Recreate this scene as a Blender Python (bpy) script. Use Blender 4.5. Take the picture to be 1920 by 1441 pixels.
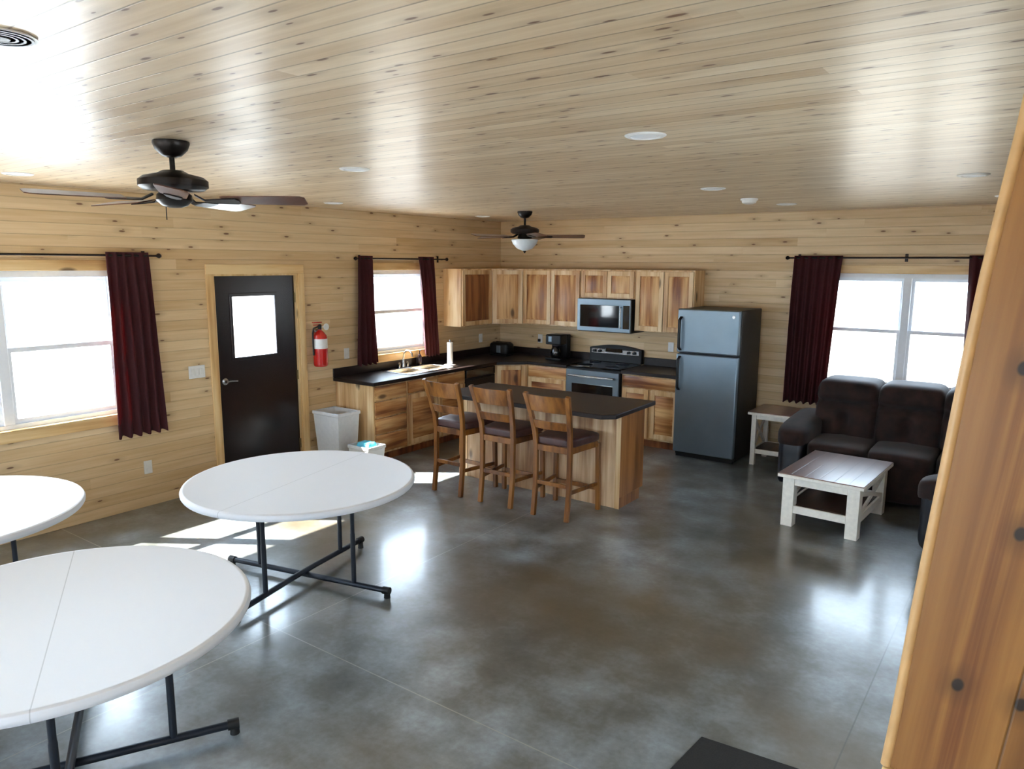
import bpy, bmesh, math, random
from mathutils import Vector, Matrix
random.seed(7)
for o in list(bpy.data.objects): bpy.data.objects.remove(o)
SC = bpy.context.scene
COL = SC.collection
PI = math.pi

# ---------------------------------------------------------------- camera
CAM = Vector((6.4283, -8.5914, 2.1845)); YAW, PITCH, ROLL, FPX = -0.6264, 0.1624, 0.0051, 1383.56
cyw, syw, cp, sp = math.cos(YAW), math.sin(YAW), math.cos(PITCH), math.sin(PITCH)
Fw = Vector((syw*cp, cyw*cp, -sp)); Rt = Vector((cyw, -syw, 0)); Up = Rt.cross(Fw)
cr, sr = math.cos(ROLL), math.sin(ROLL)
R2 = cr*Rt + sr*Up; U2 = -sr*Rt + cr*Up
cam = bpy.data.cameras.new('camera'); camo = bpy.data.objects.new('camera', cam); COL.objects.link(camo)
camo.matrix_world = Matrix(((R2.x, U2.x, -Fw.x, CAM.x), (R2.y, U2.y, -Fw.y, CAM.y), (R2.z, U2.z, -Fw.z, CAM.z), (0, 0, 0, 1)))
cam.sensor_width = 36; cam.lens = FPX/1920*36; cam.clip_start = .02
SC.camera = camo

# ---------------------------------------------------------------- light
SC.view_settings.view_transform = 'Standard'; SC.view_settings.look = 'None'
SC.view_settings.exposure = 0.48; SC.view_settings.gamma = 1.0; SC.view_settings.use_curve_mapping = False
W = bpy.data.worlds.new('sky'); SC.world = W; W.use_nodes = True
bgn = W.node_tree.nodes['Background']; bgn.inputs[0].default_value = (.68, .83, 1.0, 1)
_n = W.node_tree.nodes; _l = W.node_tree.links     # the sky is brighter on the sun's side
_tc = _n.new('ShaderNodeTexCoord'); _d = _n.new('ShaderNodeVectorMath'); _d.operation = 'DOT_PRODUCT'; _d.inputs[1].default_value = (-.80, -.50, .33)
_mr = _n.new('ShaderNodeMapRange'); _mr.inputs['From Min'].default_value = -.9; _mr.inputs['From Max'].default_value = .95; _mr.inputs['To Min'].default_value = 5.5; _mr.inputs['To Max'].default_value = 19.0
_l.new(_tc.outputs['Generated'], _d.inputs[0]); _l.new(_d.outputs['Value'], _mr.inputs['Value']); _l.new(_mr.outputs[0], bgn.inputs[1])
sl = bpy.data.lights.new('sun', 'SUN'); sl.energy = 48; sl.angle = .012; sl.color = (1, .96, .90)
so = bpy.data.objects.new('sun', sl); COL.objects.link(so)
so.rotation_euler = Vector((.90, .59, -1)).to_track_quat('-Z', 'Y').to_euler(); so.location = (-8, -8, 9)
# ---------------------------------------------------------------- materials
def lin(c):
    return tuple(((v/255)/12.92 if v/255 <= .04045 else ((v/255+.055)/1.055)**2.4) for v in c) + (1,)
class NT:
    def __init__(s, name):
        s.m = bpy.data.materials.new(name); s.m.use_nodes = True; s.t = s.m.node_tree; s.n = s.t.nodes
        s.b = s.n['Principled BSDF']; s.out = s.n['Material Output']
    def node(s, ty, **k):
        n = s.n.new(ty)
        for a, v in k.items(): setattr(n, a, v)
        return n
    def link(s, a, b): s.t.links.new(a, b)
    def inp(s, sock, v):
        if hasattr(v, 'is_linked') or isinstance(v, bpy.types.NodeSocket): s.link(v, sock)
        else: sock.default_value = v
    def math(s, op, a, b=0, c=0):
        n = s.node('ShaderNodeMath', operation=op)
        s.inp(n.inputs[0], a); s.inp(n.inputs[1], b)
        if op in ('MULTIPLY_ADD',): s.inp(n.inputs[2], c)
        return n.outputs[0]
    def xyz(s, kind='Object'):
        tc = s.node('ShaderNodeTexCoord'); sx = s.node('ShaderNodeSeparateXYZ'); s.link(tc.outputs[kind], sx.inputs[0])
        return sx.outputs
    def comb(s, x, y, z=0):
        n = s.node('ShaderNodeCombineXYZ'); s.inp(n.inputs[0], x); s.inp(n.inputs[1], y); s.inp(n.inputs[2], z); return n.outputs[0]
    def noise(s, vec, scale=1, detail=3, rough=.5, dim='3D'):
        n = s.node('ShaderNodeTexNoise'); n.noise_dimensions = dim; s.link(vec, n.inputs['Vector'])
        n.inputs['Scale'].default_value = scale; n.inputs['Detail'].default_value = detail; n.inputs['Roughness'].default_value = rough
        return n.outputs[0]
    def ramp(s, f, stops):
        n = s.node('ShaderNodeValToRGB'); s.link(f, n.inputs[0]); e = n.color_ramp.elements
        e[0].position, e[0].color = stops[0]; e[1].position, e[1].color = stops[-1]
        for p, c in stops[1:-1]: q = e.new(p); q.color = c
        return n.outputs[0]
    def mix(s, f, a, b, ty='MIX'):
        n = s.node('ShaderNodeMix', data_type='RGBA', blend_type=ty); s.inp(n.inputs[0], f); s.inp(n.inputs[6], a); s.inp(n.inputs[7], b)
        return n.outputs[2]
    def bump(s, h, strength=.2, dist=.01):
        n = s.node('ShaderNodeBump'); s.link(h, n.inputs['Height']); n.inputs['Strength'].default_value = strength; n.inputs['Distance'].default_value = dist
        s.link(n.outputs[0], s.b.inputs['Normal'])
def plain(name, c, rough=.5, metal=0, spec=.5, coat=0, var=.06, vs=30, bump=0):
    t = NT(name); v = t.noise(t.comb(*t.xyz()), vs, 3)
    cc = lin(c); d = tuple(x*(1-var*2) for x in cc[:3])+(1,); l = tuple(min(1, x*(1+var*2)) for x in cc[:3])+(1,)
    t.link(t.ramp(v, [(.3, d), (.7, l)]), t.b.inputs['Base Color'])
    t.b.inputs['Roughness'].default_value = rough; t.b.inputs['Metallic'].default_value = metal
    t.b.inputs['Specular IOR Level'].default_value = spec; t.b.inputs['Coat Weight'].default_value = coat; t.b.inputs['Coat Roughness'].default_value = .08
    if bump: t.bump(v, bump, .004)
    return t.m
def planks(name, along, across, width, c_lo, c_hi, c_knot, rough=.4, groove=.05, spec=.5, coat=0, coatr=.2, knots=.5, gdark=.45, gstr=.4, off=0.0, tone=.5, shear=0.0, spots=(), heart=0, vmin=None, joint=3.1):
    """boards: 'along' and 'across' are axis letters of the object's own coordinates"""
    t = NT(name); o = t.xyz(); u = o['XYZ'.index(along)]; v = o['XYZ'.index(across)]
    if shear: v = t.math('MULTIPLY_ADD', u, -shear, v)
    if off: v = t.math('ADD', v, off)
    vw = t.math('DIVIDE', v, width)
    if vmin: vw = t.math('MAXIMUM', vw, vmin)
    idx = t.math('FLOOR', vw); fr = t.math('FRACT', vw)
    wn = t.node('ShaderNodeTexWhiteNoise', noise_dimensions='1D'); t.link(idx, wn.inputs['W'])
    us = t.math('MULTIPLY_ADD', wn.outputs[0], 7.3, u)
    seg = t.math('FLOOR', t.math('DIVIDE', us, joint))
    wn2 = t.node('ShaderNodeTexWhiteNoise', noise_dimensions='2D'); t.link(t.comb(idx, seg), wn2.inputs['Vector'])
    rnd = wn2.outputs[0]
    g = t.noise(t.comb(t.math('MULTIPLY', us, 1.6), t.math('MULTIPLY', v, 38), t.math('MULTIPLY', rnd, 9)), 1, 4, .6)
    g2 = t.noise(t.comb(t.math('MULTIPLY', us, .9), t.math('MULTIPLY', v, 9), t.math('MULTIPLY', rnd, 5)), 1, 2, .5)
    f = t.math('ADD', t.math('MULTIPLY', g, .45), t.math('ADD', t.math('MULTIPLY', g2, .45), t.math('MULTIPLY', rnd, .22*tone*2)))
    col = t.ramp(f, [(.30, lin(c_lo)), (.52, lin(tuple((a+b)/2 for a, b in zip(c_lo, c_hi)))), (.78, lin(c_hi))])
    if heart:
        hb = t.math('SUBTRACT', 1, t.math('MINIMUM', t.math('MULTIPLY', t.math('ABSOLUTE', t.math('SUBTRACT', fr, .52)), 2.6), 1))
        hn = t.noise(t.comb(t.math('MULTIPLY', us, 1.2), t.math('MULTIPLY', v, 60)), 1, 3, .6)
        hf = t.math('MULTIPLY', t.math('MULTIPLY', hb, t.ramp(hn, [(.35, (0, 0, 0, 1)), (.6, (1, 1, 1, 1))])), t.math('MULTIPLY_ADD', t.math('LESS_THAN', t.math('ABSOLUTE', t.math('SUBTRACT', idx, 46)), .5), .6, .25))
        col = t.mix(hf, col, lin((92, 40, 14)))
    # knots
    vo = t.node('ShaderNodeTexVoronoi', voronoi_dimensions='2D'); t.link(t.comb(t.math('MULTIPLY', us, 3.0), t.math('MULTIPLY', vw, .9)), vo.inputs['Vector']); vo.inputs['Scale'].default_value = 1
    vs = t.node('ShaderNodeSeparateColor'); t.link(vo.outputs['Color'], vs.inputs[0])
    gate = t.math('LESS_THAN', vs.outputs[0], knots)
    rad = t.math('MULTIPLY_ADD', vs.outputs[1], .07, .035)
    k = t.math('SUBTRACT', 1, t.math('DIVIDE', vo.outputs['Distance'], rad)); k = t.math('MULTIPLY', t.math('MAXIMUM', k, 0), 2.6)
    k = t.math('MULTIPLY', t.math('MINIMUM', k, 1), gate)
    halo = t.math('MULTIPLY', t.math('MAXIMUM', t.math('SUBTRACT', 1, t.math('DIVIDE', vo.outputs['Distance'], .3)), 0), t.math('MULTIPLY', gate, .45))
    col = t.mix(halo, col, lin(tuple(a*.78 for a in c_lo)))
    col = t.mix(t.math('MULTIPLY', k, .88), col, lin(c_knot))
    for su, sv in spots:
        sv = sv - shear*su + off
        dd = t.math('SQRT', t.math('ADD', t.math('POWER', t.math('MULTIPLY', t.math('SUBTRACT', u, su), .75), 2), t.math('POWER', t.math('SUBTRACT', v, sv), 2)))
        col = t.mix(t.math('MULTIPLY', t.math('MAXIMUM', t.math('SUBTRACT', 1, t.math('DIVIDE', dd, .03)), 0), .7), col, lin(tuple(a*.7 for a in c_lo)))
        col = t.mix(t.math('MINIMUM', t.math('MULTIPLY', t.math('MAXIMUM', t.math('SUBTRACT', 1, t.math('DIVIDE', dd, .009)), 0), 3), 1), col, lin(c_knot))
    e = t.math('MINIMUM', fr, t.math('SUBTRACT', 1, fr))
    gr = t.math('MINIMUM', t.math('DIVIDE', e, groove), 1)
    dk = t.math('MULTIPLY_ADD', gr, 1-gdark, gdark)
    col = t.mix(1.0, col, t.comb(dk, dk, dk), 'MULTIPLY')
    t.link(col, t.b.inputs['Base Color'])
    t.b.inputs['Roughness'].default_value = rough; t.b.inputs['Specular IOR Level'].default_value = spec
    t.b.inputs['Coat Weight'].default_value = coat; t.b.inputs['Coat Roughness'].default_value = coatr
    h = t.math('ADD', gr, t.math('MULTIPLY', g, .06))
    t.bump(h, gstr, .004)
    return t.m
def hickory(name, axis='Z', c_lo=(118, 66, 36), c_mid=(182, 126, 74), c_hi=(224, 182, 126), rough=.38):
    t = NT(name); o = t.xyz(); oi = t.node('ShaderNodeObjectInfo'); r = t.math('MULTIPLY', oi.outputs['Random'], 40)
    s = [26, 26, 26]; s['XYZ'.index(axis)] = 1.3
    s2 = [5, 5, 5]; s2['XYZ'.index(axis)] = .7
    v1 = t.comb(*[t.math('ADD', t.math('MULTIPLY', o[i], s[i]), r) for i in range(3)])
    v2 = t.comb(*[t.math('ADD', t.math('MULTIPLY', o[i], s2[i]), r) for i in range(3)])
    f = t.math('ADD', t.math('MULTIPLY', t.noise(v1, 1, 4, .6), .4), t.math('MULTIPLY', t.noise(v2, 1.6, 2, .5), .6))
    col = t.ramp(f, [(.36, lin(c_lo)), (.47, lin(c_mid)), (.60, lin(c_hi))])
    vo = t.node('ShaderNodeTexVoronoi'); t.link(t.comb(*[t.math('ADD', t.math('MULTIPLY', o[i], 4 if 'XYZ'[i] != axis else 1.6), r) for i in range(3)]), vo.inputs['Vector']); vo.inputs['Scale'].default_value = 1
    k = t.math('MINIMUM', t.math('MULTIPLY', t.math('MAXIMUM', t.math('SUBTRACT', 1, t.math('DIVIDE', vo.outputs['Distance'], .13)), 0), 2), 1)
    col = t.mix(t.math('MULTIPLY', k, .8), col, lin((62, 34, 22)))
    t.link(col, t.b.inputs['Base Color']); t.b.inputs['Roughness'].default_value = rough
    t.bump(f, .1, .003)
    return t.m
M = {}
M['wall_l'] = planks('pine_wall_boards_side', 'Y', 'Z', .092, (192, 156, 108), (226, 200, 160), (104, 62, 34), rough=.42, knots=.30, gdark=.72)
M['wall_b'] = planks('pine_wall_boards_back', 'X', 'Z', .092, (192, 156, 108), (226, 200, 160), (104, 62, 34), rough=.42, knots=.30, gdark=.72)
M['ceil'] = planks('pine_ceiling_boards', 'X', 'Y', .092, (188, 160, 124), (228, 210, 182), (96, 56, 34), rough=.42, knots=.7, gdark=.42, coat=.32, coatr=.26, spec=.5, gstr=.3)
M['stairw'] = planks('pine_stair_wall_boards', 'Z', 'X', .134, (98, 58, 22), (160, 114, 58), (30, 18, 12), rough=.42, heart=1, vmin=46.03, joint=300.0, knots=-1, gdark=.4, groove=.02, off=.018, shear=.105, spots=((1.579, 6.375), (1.822, 6.428), (1.576, 6.452), (2.05, 6.41)))
M['trim'] = hickory('pine_trim', 'Z', (192, 148, 92), (216, 178, 122), (232, 202, 150))
M['trimy'] = hickory('pine_trim_horizontal', 'Y', (192, 148, 92), (216, 178, 122), (232, 202, 150))
M['trimx'] = hickory('pine_trim_horizontal_back', 'X', (192, 148, 92), (216, 178, 122), (232, 202, 150))
M['hick'] = hickory('hickory_upright', 'Z')
M['hickf'] = hickory('hickory_frame', 'Z', (176, 128, 82), (210, 170, 120), (232, 204, 160))
M['hickx'] = hickory('hickory_drawer_back', 'X')
M['hicky'] = hickory('hickory_drawer_side', 'Y')
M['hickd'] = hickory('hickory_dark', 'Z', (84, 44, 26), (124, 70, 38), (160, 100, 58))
M['stool'] = hickory('stool_wood', 'Z', (74, 40, 16), (116, 70, 28), (148, 96, 42), rough=.33)
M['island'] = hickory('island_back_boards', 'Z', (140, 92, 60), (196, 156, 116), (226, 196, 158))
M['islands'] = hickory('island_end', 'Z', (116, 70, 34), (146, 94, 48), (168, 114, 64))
M['lam'] = plain('dark_laminate', (28, 16, 14), .42, spec=.4, var=.25, vs=90)
M['vinyl'] = plain('white_vinyl', (226, 230, 236), .4, var=.01)
M['white'] = plain('white_plastic', (228, 228, 226), .45, var=.02)
M['bin'] = plain('bin_plastic', (222, 222, 222), .5, var=.02)
M['liner'] = plain('bin_liner', (214, 222, 232), .35, var=.05, bump=.4)
M['cyan'] = plain('cyan_bag', (84, 190, 220), .4, var=.08)
M['steel'] = plain('stainless_steel', (176, 178, 180), .25, 1, var=.04)
M['slate'] = plain('slate_steel', (122, 136, 146), .38, .85, var=.03, vs=4)
M['blackp'] = plain('black_plastic', (9, 9, 11), .42, spec=.35, var=.1)
M['blackg'] = plain('black_glass', (8, 9, 12), .06, var=.02, coat=.5)
M['fanm'] = plain('dark_bronze', (26, 20, 18), .4, .5, var=.1)
M['blade'] = hickory('fan_blade_wood', 'X', (58, 34, 26), (84, 52, 40), (104, 68, 52), rough=.3)
M['pole'] = plain('powder_coated_steel', (34, 40, 50), .4, .4, var=.05)
M['rubber'] = plain('black_rubber', (14, 14, 15), .6)
M['door'] = plain('dark_brown_paint', (27, 16, 17), .24, var=.06)
M['rod'] = plain('bronze_rod', (40, 30, 26), .4, .6)
M['red'] = plain('red_enamel', (190, 22, 18), .22, var=.03, coat=.6)
M['bowl'] = plain('frosted_glass_bowl', (214, 222, 228), .3, var=.02)
M['suede'] = plain('brown_microfibre', (38, 21, 17), .8, var=.28, vs=9, spec=.3, bump=.2)
M['suede'].node_tree.nodes['Principled BSDF'].inputs['Sheen Weight'].default_value = .10
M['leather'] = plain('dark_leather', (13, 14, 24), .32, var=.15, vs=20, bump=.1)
M['seat'] = plain('brown_seat_leather', (70, 44, 42), .45, var=.15, vs=14)
M['cream'] = plain('cream_paint', (236, 231, 220), .42, var=.03)
M['tabtop'] = planks('brown_table_planks', 'Y', 'X', .112, (104, 72, 60), (142, 106, 90), (60, 36, 26), rough=.36, knots=.05, gdark=.7, coat=.9, coatr=.30)
M['shelf'] = hickory('dark_shelf_wood', 'Y', (44, 26, 20), (60, 38, 28), (78, 50, 38))
M['mat'] = plain('dark_floor_mat', (30, 29, 28), .9, var=.15, vs=160, bump=.5)
def ground_mat():
    t = NT('ground_bounce_tones'); o = t.xyz(); n = t.noise(t.comb(*o), .8, 4)
    f = t.ramp(t.math('ADD', t.math('MULTIPLY', o[1], .25), t.math('MULTIPLY', n, .6)), [(.3, lin((186, 187, 186))), (.9, lin((124, 118, 108)))])  # invented tones: darker beyond the back window dims its ceiling reflection, paler elsewhere adds bounce
    t.link(f, t.b.inputs['Base Color']); t.b.inputs['Roughness'].default_value = .9; return t.m
M['ground_bounce'] = ground_mat()
M['bottle'] = plain('dark_bottle', (40, 22, 26), .2)
M['paper'] = plain('paper_towel', (240, 240, 238), .8, var=.01)
M['hinge'] = plain('brass_hinge', (120, 100, 66), .35, .8)
M['lens'] = plain('light_lens', (236, 240, 244), .3, var=.01)
def floor_mat():
    t = NT('polished_stained_concrete'); o = t.xyz(); P = t.comb(o[0], o[1])
    a = t.noise(P, .9, 5, .6); b = t.noise(P, 3.2, 3, .5); c = t.noise(P, 30, 3, .6)
    f = t.math('ADD', t.math('MULTIPLY', a, .5), t.math('ADD', t.math('MULTIPLY', b, .38), t.math('MULTIPLY', c, .12)))
    col = t.ramp(f, [(.37, lin((62, 64, 60))), (.46, lin((94, 97, 94))), (.54, lin((122, 129, 133))), (.64, lin((158, 170, 178)))])
    br = t.noise(P, .55, 3, .5)
    col = t.mix(t.ramp(br, [(.46, (0, 0, 0, 1)), (.66, (.7, .7, .7, 1))]), col, lin((96, 82, 56)))
    def seam(v, at, w=.0035):
        return t.math('LESS_THAN', t.math('ABSOLUTE', t.math('SUBTRACT', v, at)), w)
    s = seam(o[1], -6.05)
    for v, q in ((o[0], 2.87), (o[1], -9.05)): s = t.math('MAXIMUM', s, seam(v, q))
    s2 = t.math('MAXIMUM', seam(o[0], 5.865), seam(o[1], -3.05, .002)); col = t.mix(t.math('MULTIPLY', s2, .5), col, lin((58, 60, 62)))
    col = t.mix(t.math('MULTIPLY', s, .55), col, lin((168, 166, 156)))
    t.link(col, t.b.inputs['Base Color'])
    t.b.inputs['Roughness'].default_value = .33
    t.b.inputs['Specular IOR Level'].default_value = .85
    t.b.inputs['Coat Weight'].default_value = .40; t.b.inputs['Coat Roughness'].default_value = .13
    return t.m
M['floor'] = floor_mat()
def glass_mat():
    t = NT('window_glass'); g = t.node('ShaderNodeBsdfGlossy'); g.inputs['Roughness'].default_value = .02
    tr = t.node('ShaderNodeBsdfTransparent'); tr.inputs[0].default_value = (.97, .98, .98, 1)
    fr = t.node('ShaderNodeFresnel'); fr.inputs[0].default_value = 1.45
    ge = t.node('ShaderNodeNewGeometry')
    mx = t.node('ShaderNodeMixShader'); t.link(t.math('MULTIPLY', fr.outputs[0], t.math('SUBTRACT', 1, ge.outputs['Backfacing'])), mx.inputs[0]); t.link(tr.outputs[0], mx.inputs[1]); t.link(g.outputs[0], mx.inputs[2])
    t.link(mx.outputs[0], t.out.inputs[0]); return t.m
M['glass'] = glass_mat()
def curtain_mat():
    t = NT('burgundy_curtain_fabric'); o = t.xyz(); n = t.noise(t.comb(*[t.math('MULTIPLY', o[i], q) for i, q in enumerate((220, 220, 60))]), 1, 2)
    c = t.ramp(n, [(.3, lin((46, 6, 12))), (.7, lin((66, 11, 19)))]); t.link(c, t.b.inputs['Base Color']); t.b.inputs['Roughness'].default_value = .85
    tr = t.node('ShaderNodeBsdfTranslucent'); tr.inputs[0].default_value = lin((150, 20, 40))
    mx = t.node('ShaderNodeMixShader'); mx.inputs[0].default_value = .16
    t.link(t.b.outputs[0], mx.inputs[1]); t.link(tr.outputs[0], mx.inputs[2]); t.link(mx.outputs[0], t.out.inputs[0]); return t.m
M['curtain'] = curtain_mat()
def tabletop_mat():
    t = NT('white_folding_tabletop'); o = t.xyz(); n = t.noise(t.comb(*o), 160, 2)
    s = t.math('LESS_THAN', t.math('ABSOLUTE', o[0]), .0022)
    t.link(t.mix(t.math('MULTIPLY', s, .45), lin((222, 225, 231)), lin((140, 144, 150))), t.b.inputs['Base Color'])
    t.b.inputs['Roughness'].default_value = .6; t.bump(n, .06, .002); return t.m
M['ttop'] = tabletop_mat()

# ---------------------------------------------------------------- mesh helpers
class MB:
    def __init__(s): s.bm = bmesh.new()
    def quadbox(s, p):          # 8 points
        v = [s.bm.verts.new(q) for q in p]
        for f in ((0, 3, 2, 1), (4, 5, 6, 7), (0, 1, 5, 4), (1, 2, 6, 5), (2, 3, 7, 6), (3, 0, 4, 7)): s.bm.faces.new([v[i] for i in f])
        return s
    def box(s, x0, x1, y0, y1, z0, z1):
        x0, x1 = sorted((x0, x1)); y0, y1 = sorted((y0, y1)); z0, z1 = sorted((z0, z1))
        return s.quadbox([(x0, y0, z0), (x1, y0, z0), (x1, y1, z0), (x0, y1, z0), (x0, y0, z1), (x1, y0, z1), (x1, y1, z1), (x0, y1, z1)])
    def prism(s, poly, axis, a, b):     # poly in the two other axes (in xyz order), extruded along axis
        def P(q, h):
            q = list(q); q.insert('xyz'.index(axis), h); return q
        A = [s.bm.verts.new(P(q, a)) for q in poly]; B = [s.bm.verts.new(P(q, b)) for q in poly]; n = len(poly)
        s.bm.faces.new(A); s.bm.faces.new(B[::-1])
        for i in range(n): s.bm.faces.new((A[i], B[i], B[(i+1) % n], A[(i+1) % n]))
        return s
    def lathe(s, prof, c=(0, 0, 0), n=32, axis='z'):    # prof: [(r, h)]
        rings = []
        for r, h in prof:
            ring = []
            for k in range(n if r > 1e-6 else 1):
                a = 2*PI*k/n; x, y = r*math.cos(a), r*math.sin(a)
                p = {'z': (x, y, h), 'x': (h, x, y), 'y': (x, h, y)}[axis]
                ring.append(s.bm.verts.new((p[0]+c[0], p[1]+c[1], p[2]+c[2])))
            rings.append(ring)
        for A, B in zip(rings, rings[1:]):
            for k in range(n):
                q = []
                for v in (A[k % len(A)], A[(k+1) % len(A)], B[(k+1) % len(B)], B[k % len(B)]):
                    if v not in q: q.append(v)
                if len(q) > 2: s.bm.faces.new(q)
        if len(rings[0]) > 1: s.bm.faces.new(rings[0])
        if len(rings[-1]) > 1: s.bm.faces.new(rings[-1][::-1])
        return s
    def tube(s, pts, r, n=10, rr=None):
        pts = [Vector(p) for p in pts]; rings = []; nrm = None
        for i, p in enumerate(pts):
            d = (pts[min(i+1, len(pts)-1)] - pts[max(i-1, 0)]).normalized()
            if nrm is None: nrm = d.orthogonal().normalized()
            else: nrm = (nrm - d*nrm.dot(d)).normalized()
            b = d.cross(nrm); ra = rr[i] if rr else r
            rings.append([s.bm.verts.new(p + ra*(math.cos(2*PI*k/n)*nrm + math.sin(2*PI*k/n)*b)) for k in range(n)])
        for A, B in zip(rings, rings[1:]):
            for k in range(n): s.bm.faces.new((A[k], A[(k+1) % n], B[(k+1) % n], B[k]))
        s.bm.faces.new(rings[0][::-1]); s.bm.faces.new(rings[-1]); return s
    def bar(s, pts, w, d, up=(1, 0, 0)):    # rectangular section swept along pts; w along 'up' x-dir, d across
        up = Vector(up); pts = [Vector(p) for p in pts]; rings = []
        for i, p in enumerate(pts):
            t = (pts[min(i+1, len(pts)-1)] - pts[max(i-1, 0)]).normalized(); u = (up - t*up.dot(t)).normalized(); v = t.cross(u)
            rings.append([s.bm.verts.new(p + u*a*w/2 + v*b*d/2) for a, b in ((-1, -1), (1, -1), (1, 1), (-1, 1))])
        for A, B in zip(rings, rings[1:]):
            for k in range(4): s.bm.faces.new((A[k], A[(k+1) % 4], B[(k+1) % 4], B[k]))
        s.bm.faces.new(rings[0][::-1]); s.bm.faces.new(rings[-1]); return s
    def puff(s, x0, x1, y0, y1, z0, z1, p=5, n=10, fn=None):
        c = Vector(((x0+x1)/2, (y0+y1)/2, (z0+z1)/2)); h = Vector(((x1-x0)/2, (y1-y0)/2, (z1-z0)/2))
        b2 = bmesh.new(); bmesh.ops.create_cube(b2, size=2); bmesh.ops.subdivide_edges(b2, edges=b2.edges[:], cuts=n, use_grid_fill=True)
        mp = {}
        for v in b2.verts:
            q = v.co; L = (abs(q.x)**p + abs(q.y)**p + abs(q.z)**p)**(1/p); q = q/L
            if fn: q = fn(q)
            mp[v] = s.bm.verts.new((c.x+q.x*h.x, c.y+q.y*h.y, c.z+q.z*h.z))
        for f in b2.faces: s.bm.faces.new([mp[v] for v in f.verts])
        b2.free(); return s
    def build(s, name, mat, parent=None, loc=None, bevel=0, seg=2, angle=35):
        """points are in world space; they are re-based on parent / loc"""
        off = Vector((0, 0, 0)); q = parent
        while q: off += q.location; q = q.parent
        if loc: off = Vector(loc)
        bmesh.ops.remove_doubles(s.bm, verts=s.bm.verts, dist=1e-6)
        bmesh.ops.recalc_face_normals(s.bm, faces=s.bm.faces)
        for v in s.bm.verts: v.co -= off
        me = bpy.data.meshes.new(name); s.bm.to_mesh(me); s.bm.free()
        for p in me.polygons: p.use_smooth = True
        me.set_sharp_from_angle(angle=math.radians(angle))
        me.materials.append(mat if not isinstance(mat, str) else M[mat])
        o = bpy.data.objects.new(name, me); COL.objects.link(o)
        if parent: o.parent = parent
        elif loc: o.location = loc
        if bevel:
            b = o.modifiers.new('bevel', 'BEVEL'); b.width = bevel; b.segments = seg; b.limit_method = 'ANGLE'; b.angle_limit = math.radians(40)
        return o
def tag(o, label=None, cat=None, group=None, kind=None):
    for k, v in (('label', label), ('category', cat), ('group', group), ('kind', kind)):
        if v: o[k] = v
    return o
def thing(name, loc, label, cat, group=None):
    o = bpy.data.objects.new(name, None); o.empty_display_size = .1; COL.objects.link(o); o.location = loc
    return tag(o, label, cat, group)
def struct_root(name, loc):
    o = bpy.data.objects.new(name, None); COL.objects.link(o); o.location = loc; o['kind'] = 'structure'; return o
def struct(o): o['kind'] = 'structure'; return o
def dup(o, parent=None):
    c = o.copy(); COL.objects.link(c)
    if parent: c.parent = parent
    for ch in list(o.children): dup(ch, c)
    return c
def slab(axis, a, b, u0, u1, v0, v1, holes):
    """a flat panel between a and b on 'axis', spanning u,v, with rectangular holes (u0,u1,v0,v1)"""
    us = sorted({u0, u1, *[h[0] for h in holes], *[h[1] for h in holes]}); vs = sorted({v0, v1, *[h[2] for h in holes], *[h[3] for h in holes]})
    us = [u for u in us if u0 <= u <= u1]; vs = [v for v in vs if v0 <= v <= v1]
    m = MB(); vd = {}
    def V(i, j, k):
        if (i, j, k) not in vd:
            q = [us[i], vs[j]]; q.insert('xyz'.index(axis), (a, b)[k]); vd[(i, j, k)] = m.bm.verts.new(q)
        return vd[(i, j, k)]
    def solid(i, j):
        if i < 0 or j < 0 or i >= len(us)-1 or j >= len(vs)-1: return False
        cu, cv = (us[i]+us[i+1])/2, (vs[j]+vs[j+1])/2
        return not any(h[0] < cu < h[1] and h[2] < cv < h[3] for h in holes)
    for i in range(len(us)-1):
        for j in range(len(vs)-1):
            if not solid(i, j): continue
            for k in (0, 1): m.bm.faces.new((V(i, j, k), V(i+1, j, k), V(i+1, j+1, k), V(i, j+1, k)))
            for di, dj, e in ((-1, 0, ((i, j), (i, j+1))), (1, 0, ((i+1, j), (i+1, j+1))), (0, -1, ((i, j), (i+1, j))), (0, 1, ((i, j+1), (i+1, j+1)))):
                if not solid(i+di, j+dj):
                    (p, q), (r_, t_) = e; m.bm.faces.new((V(p, q, 0), V(r_, t_, 0), V(r_, t_, 1), V(p, q, 1)))
    return m

# ---------------------------------------------------------------- room shell
H = 2.767; XR = 7.1; YF = -10.4; T = .16
WL = (-7.16-.06, -5.50+.06, .875, 2.11)      # left double window opening (y0,y1,z0,z1)
WS = (-2.60, -1.53, 1.09, 2.10)              # sink window
DR = (-4.55, -3.575, 0.0, 2.07)              # door opening
WB = (4.33, 6.12, .875, 2.10)                # back window (x0,x1,z0,z1)
WF1 = (.8, 2.6, .875, 2.1); WF2 = (3.9, 5.9, .875, 2.1)
WR = (-6.4, -4.6, .875, 2.1)
struct(slab('x', -T, 0, YF-T, T, 0, H, [WL, WS, DR]).build('wall_left', 'wall_l'))
struct(slab('y', 0, T, 0, XR, 0, H, [WB]).build('wall_back', 'wall_b'))
struct(slab('y', YF-T, YF, 0, XR, 0, H, [WF1, WF2]).build('wall_front', 'wall_b'))
struct(slab('x', XR, XR+T, YF-T, T, 0, H, [WR]).build('wall_right', 'wall_l'))
struct(MB().box(-T, XR+T, YF-T, T, -.12, 0).build('floor', 'floor'))
struct(MB().box(-T, XR+T, YF-T, T, H, H+.15).build('ceiling', 'ceil'))
tag(struct(MB().box(-60, 60, -60, 60, -.32, -.30).build('ground', 'ground_bounce')), 'pale bright ground outside the windows', None)

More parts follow.
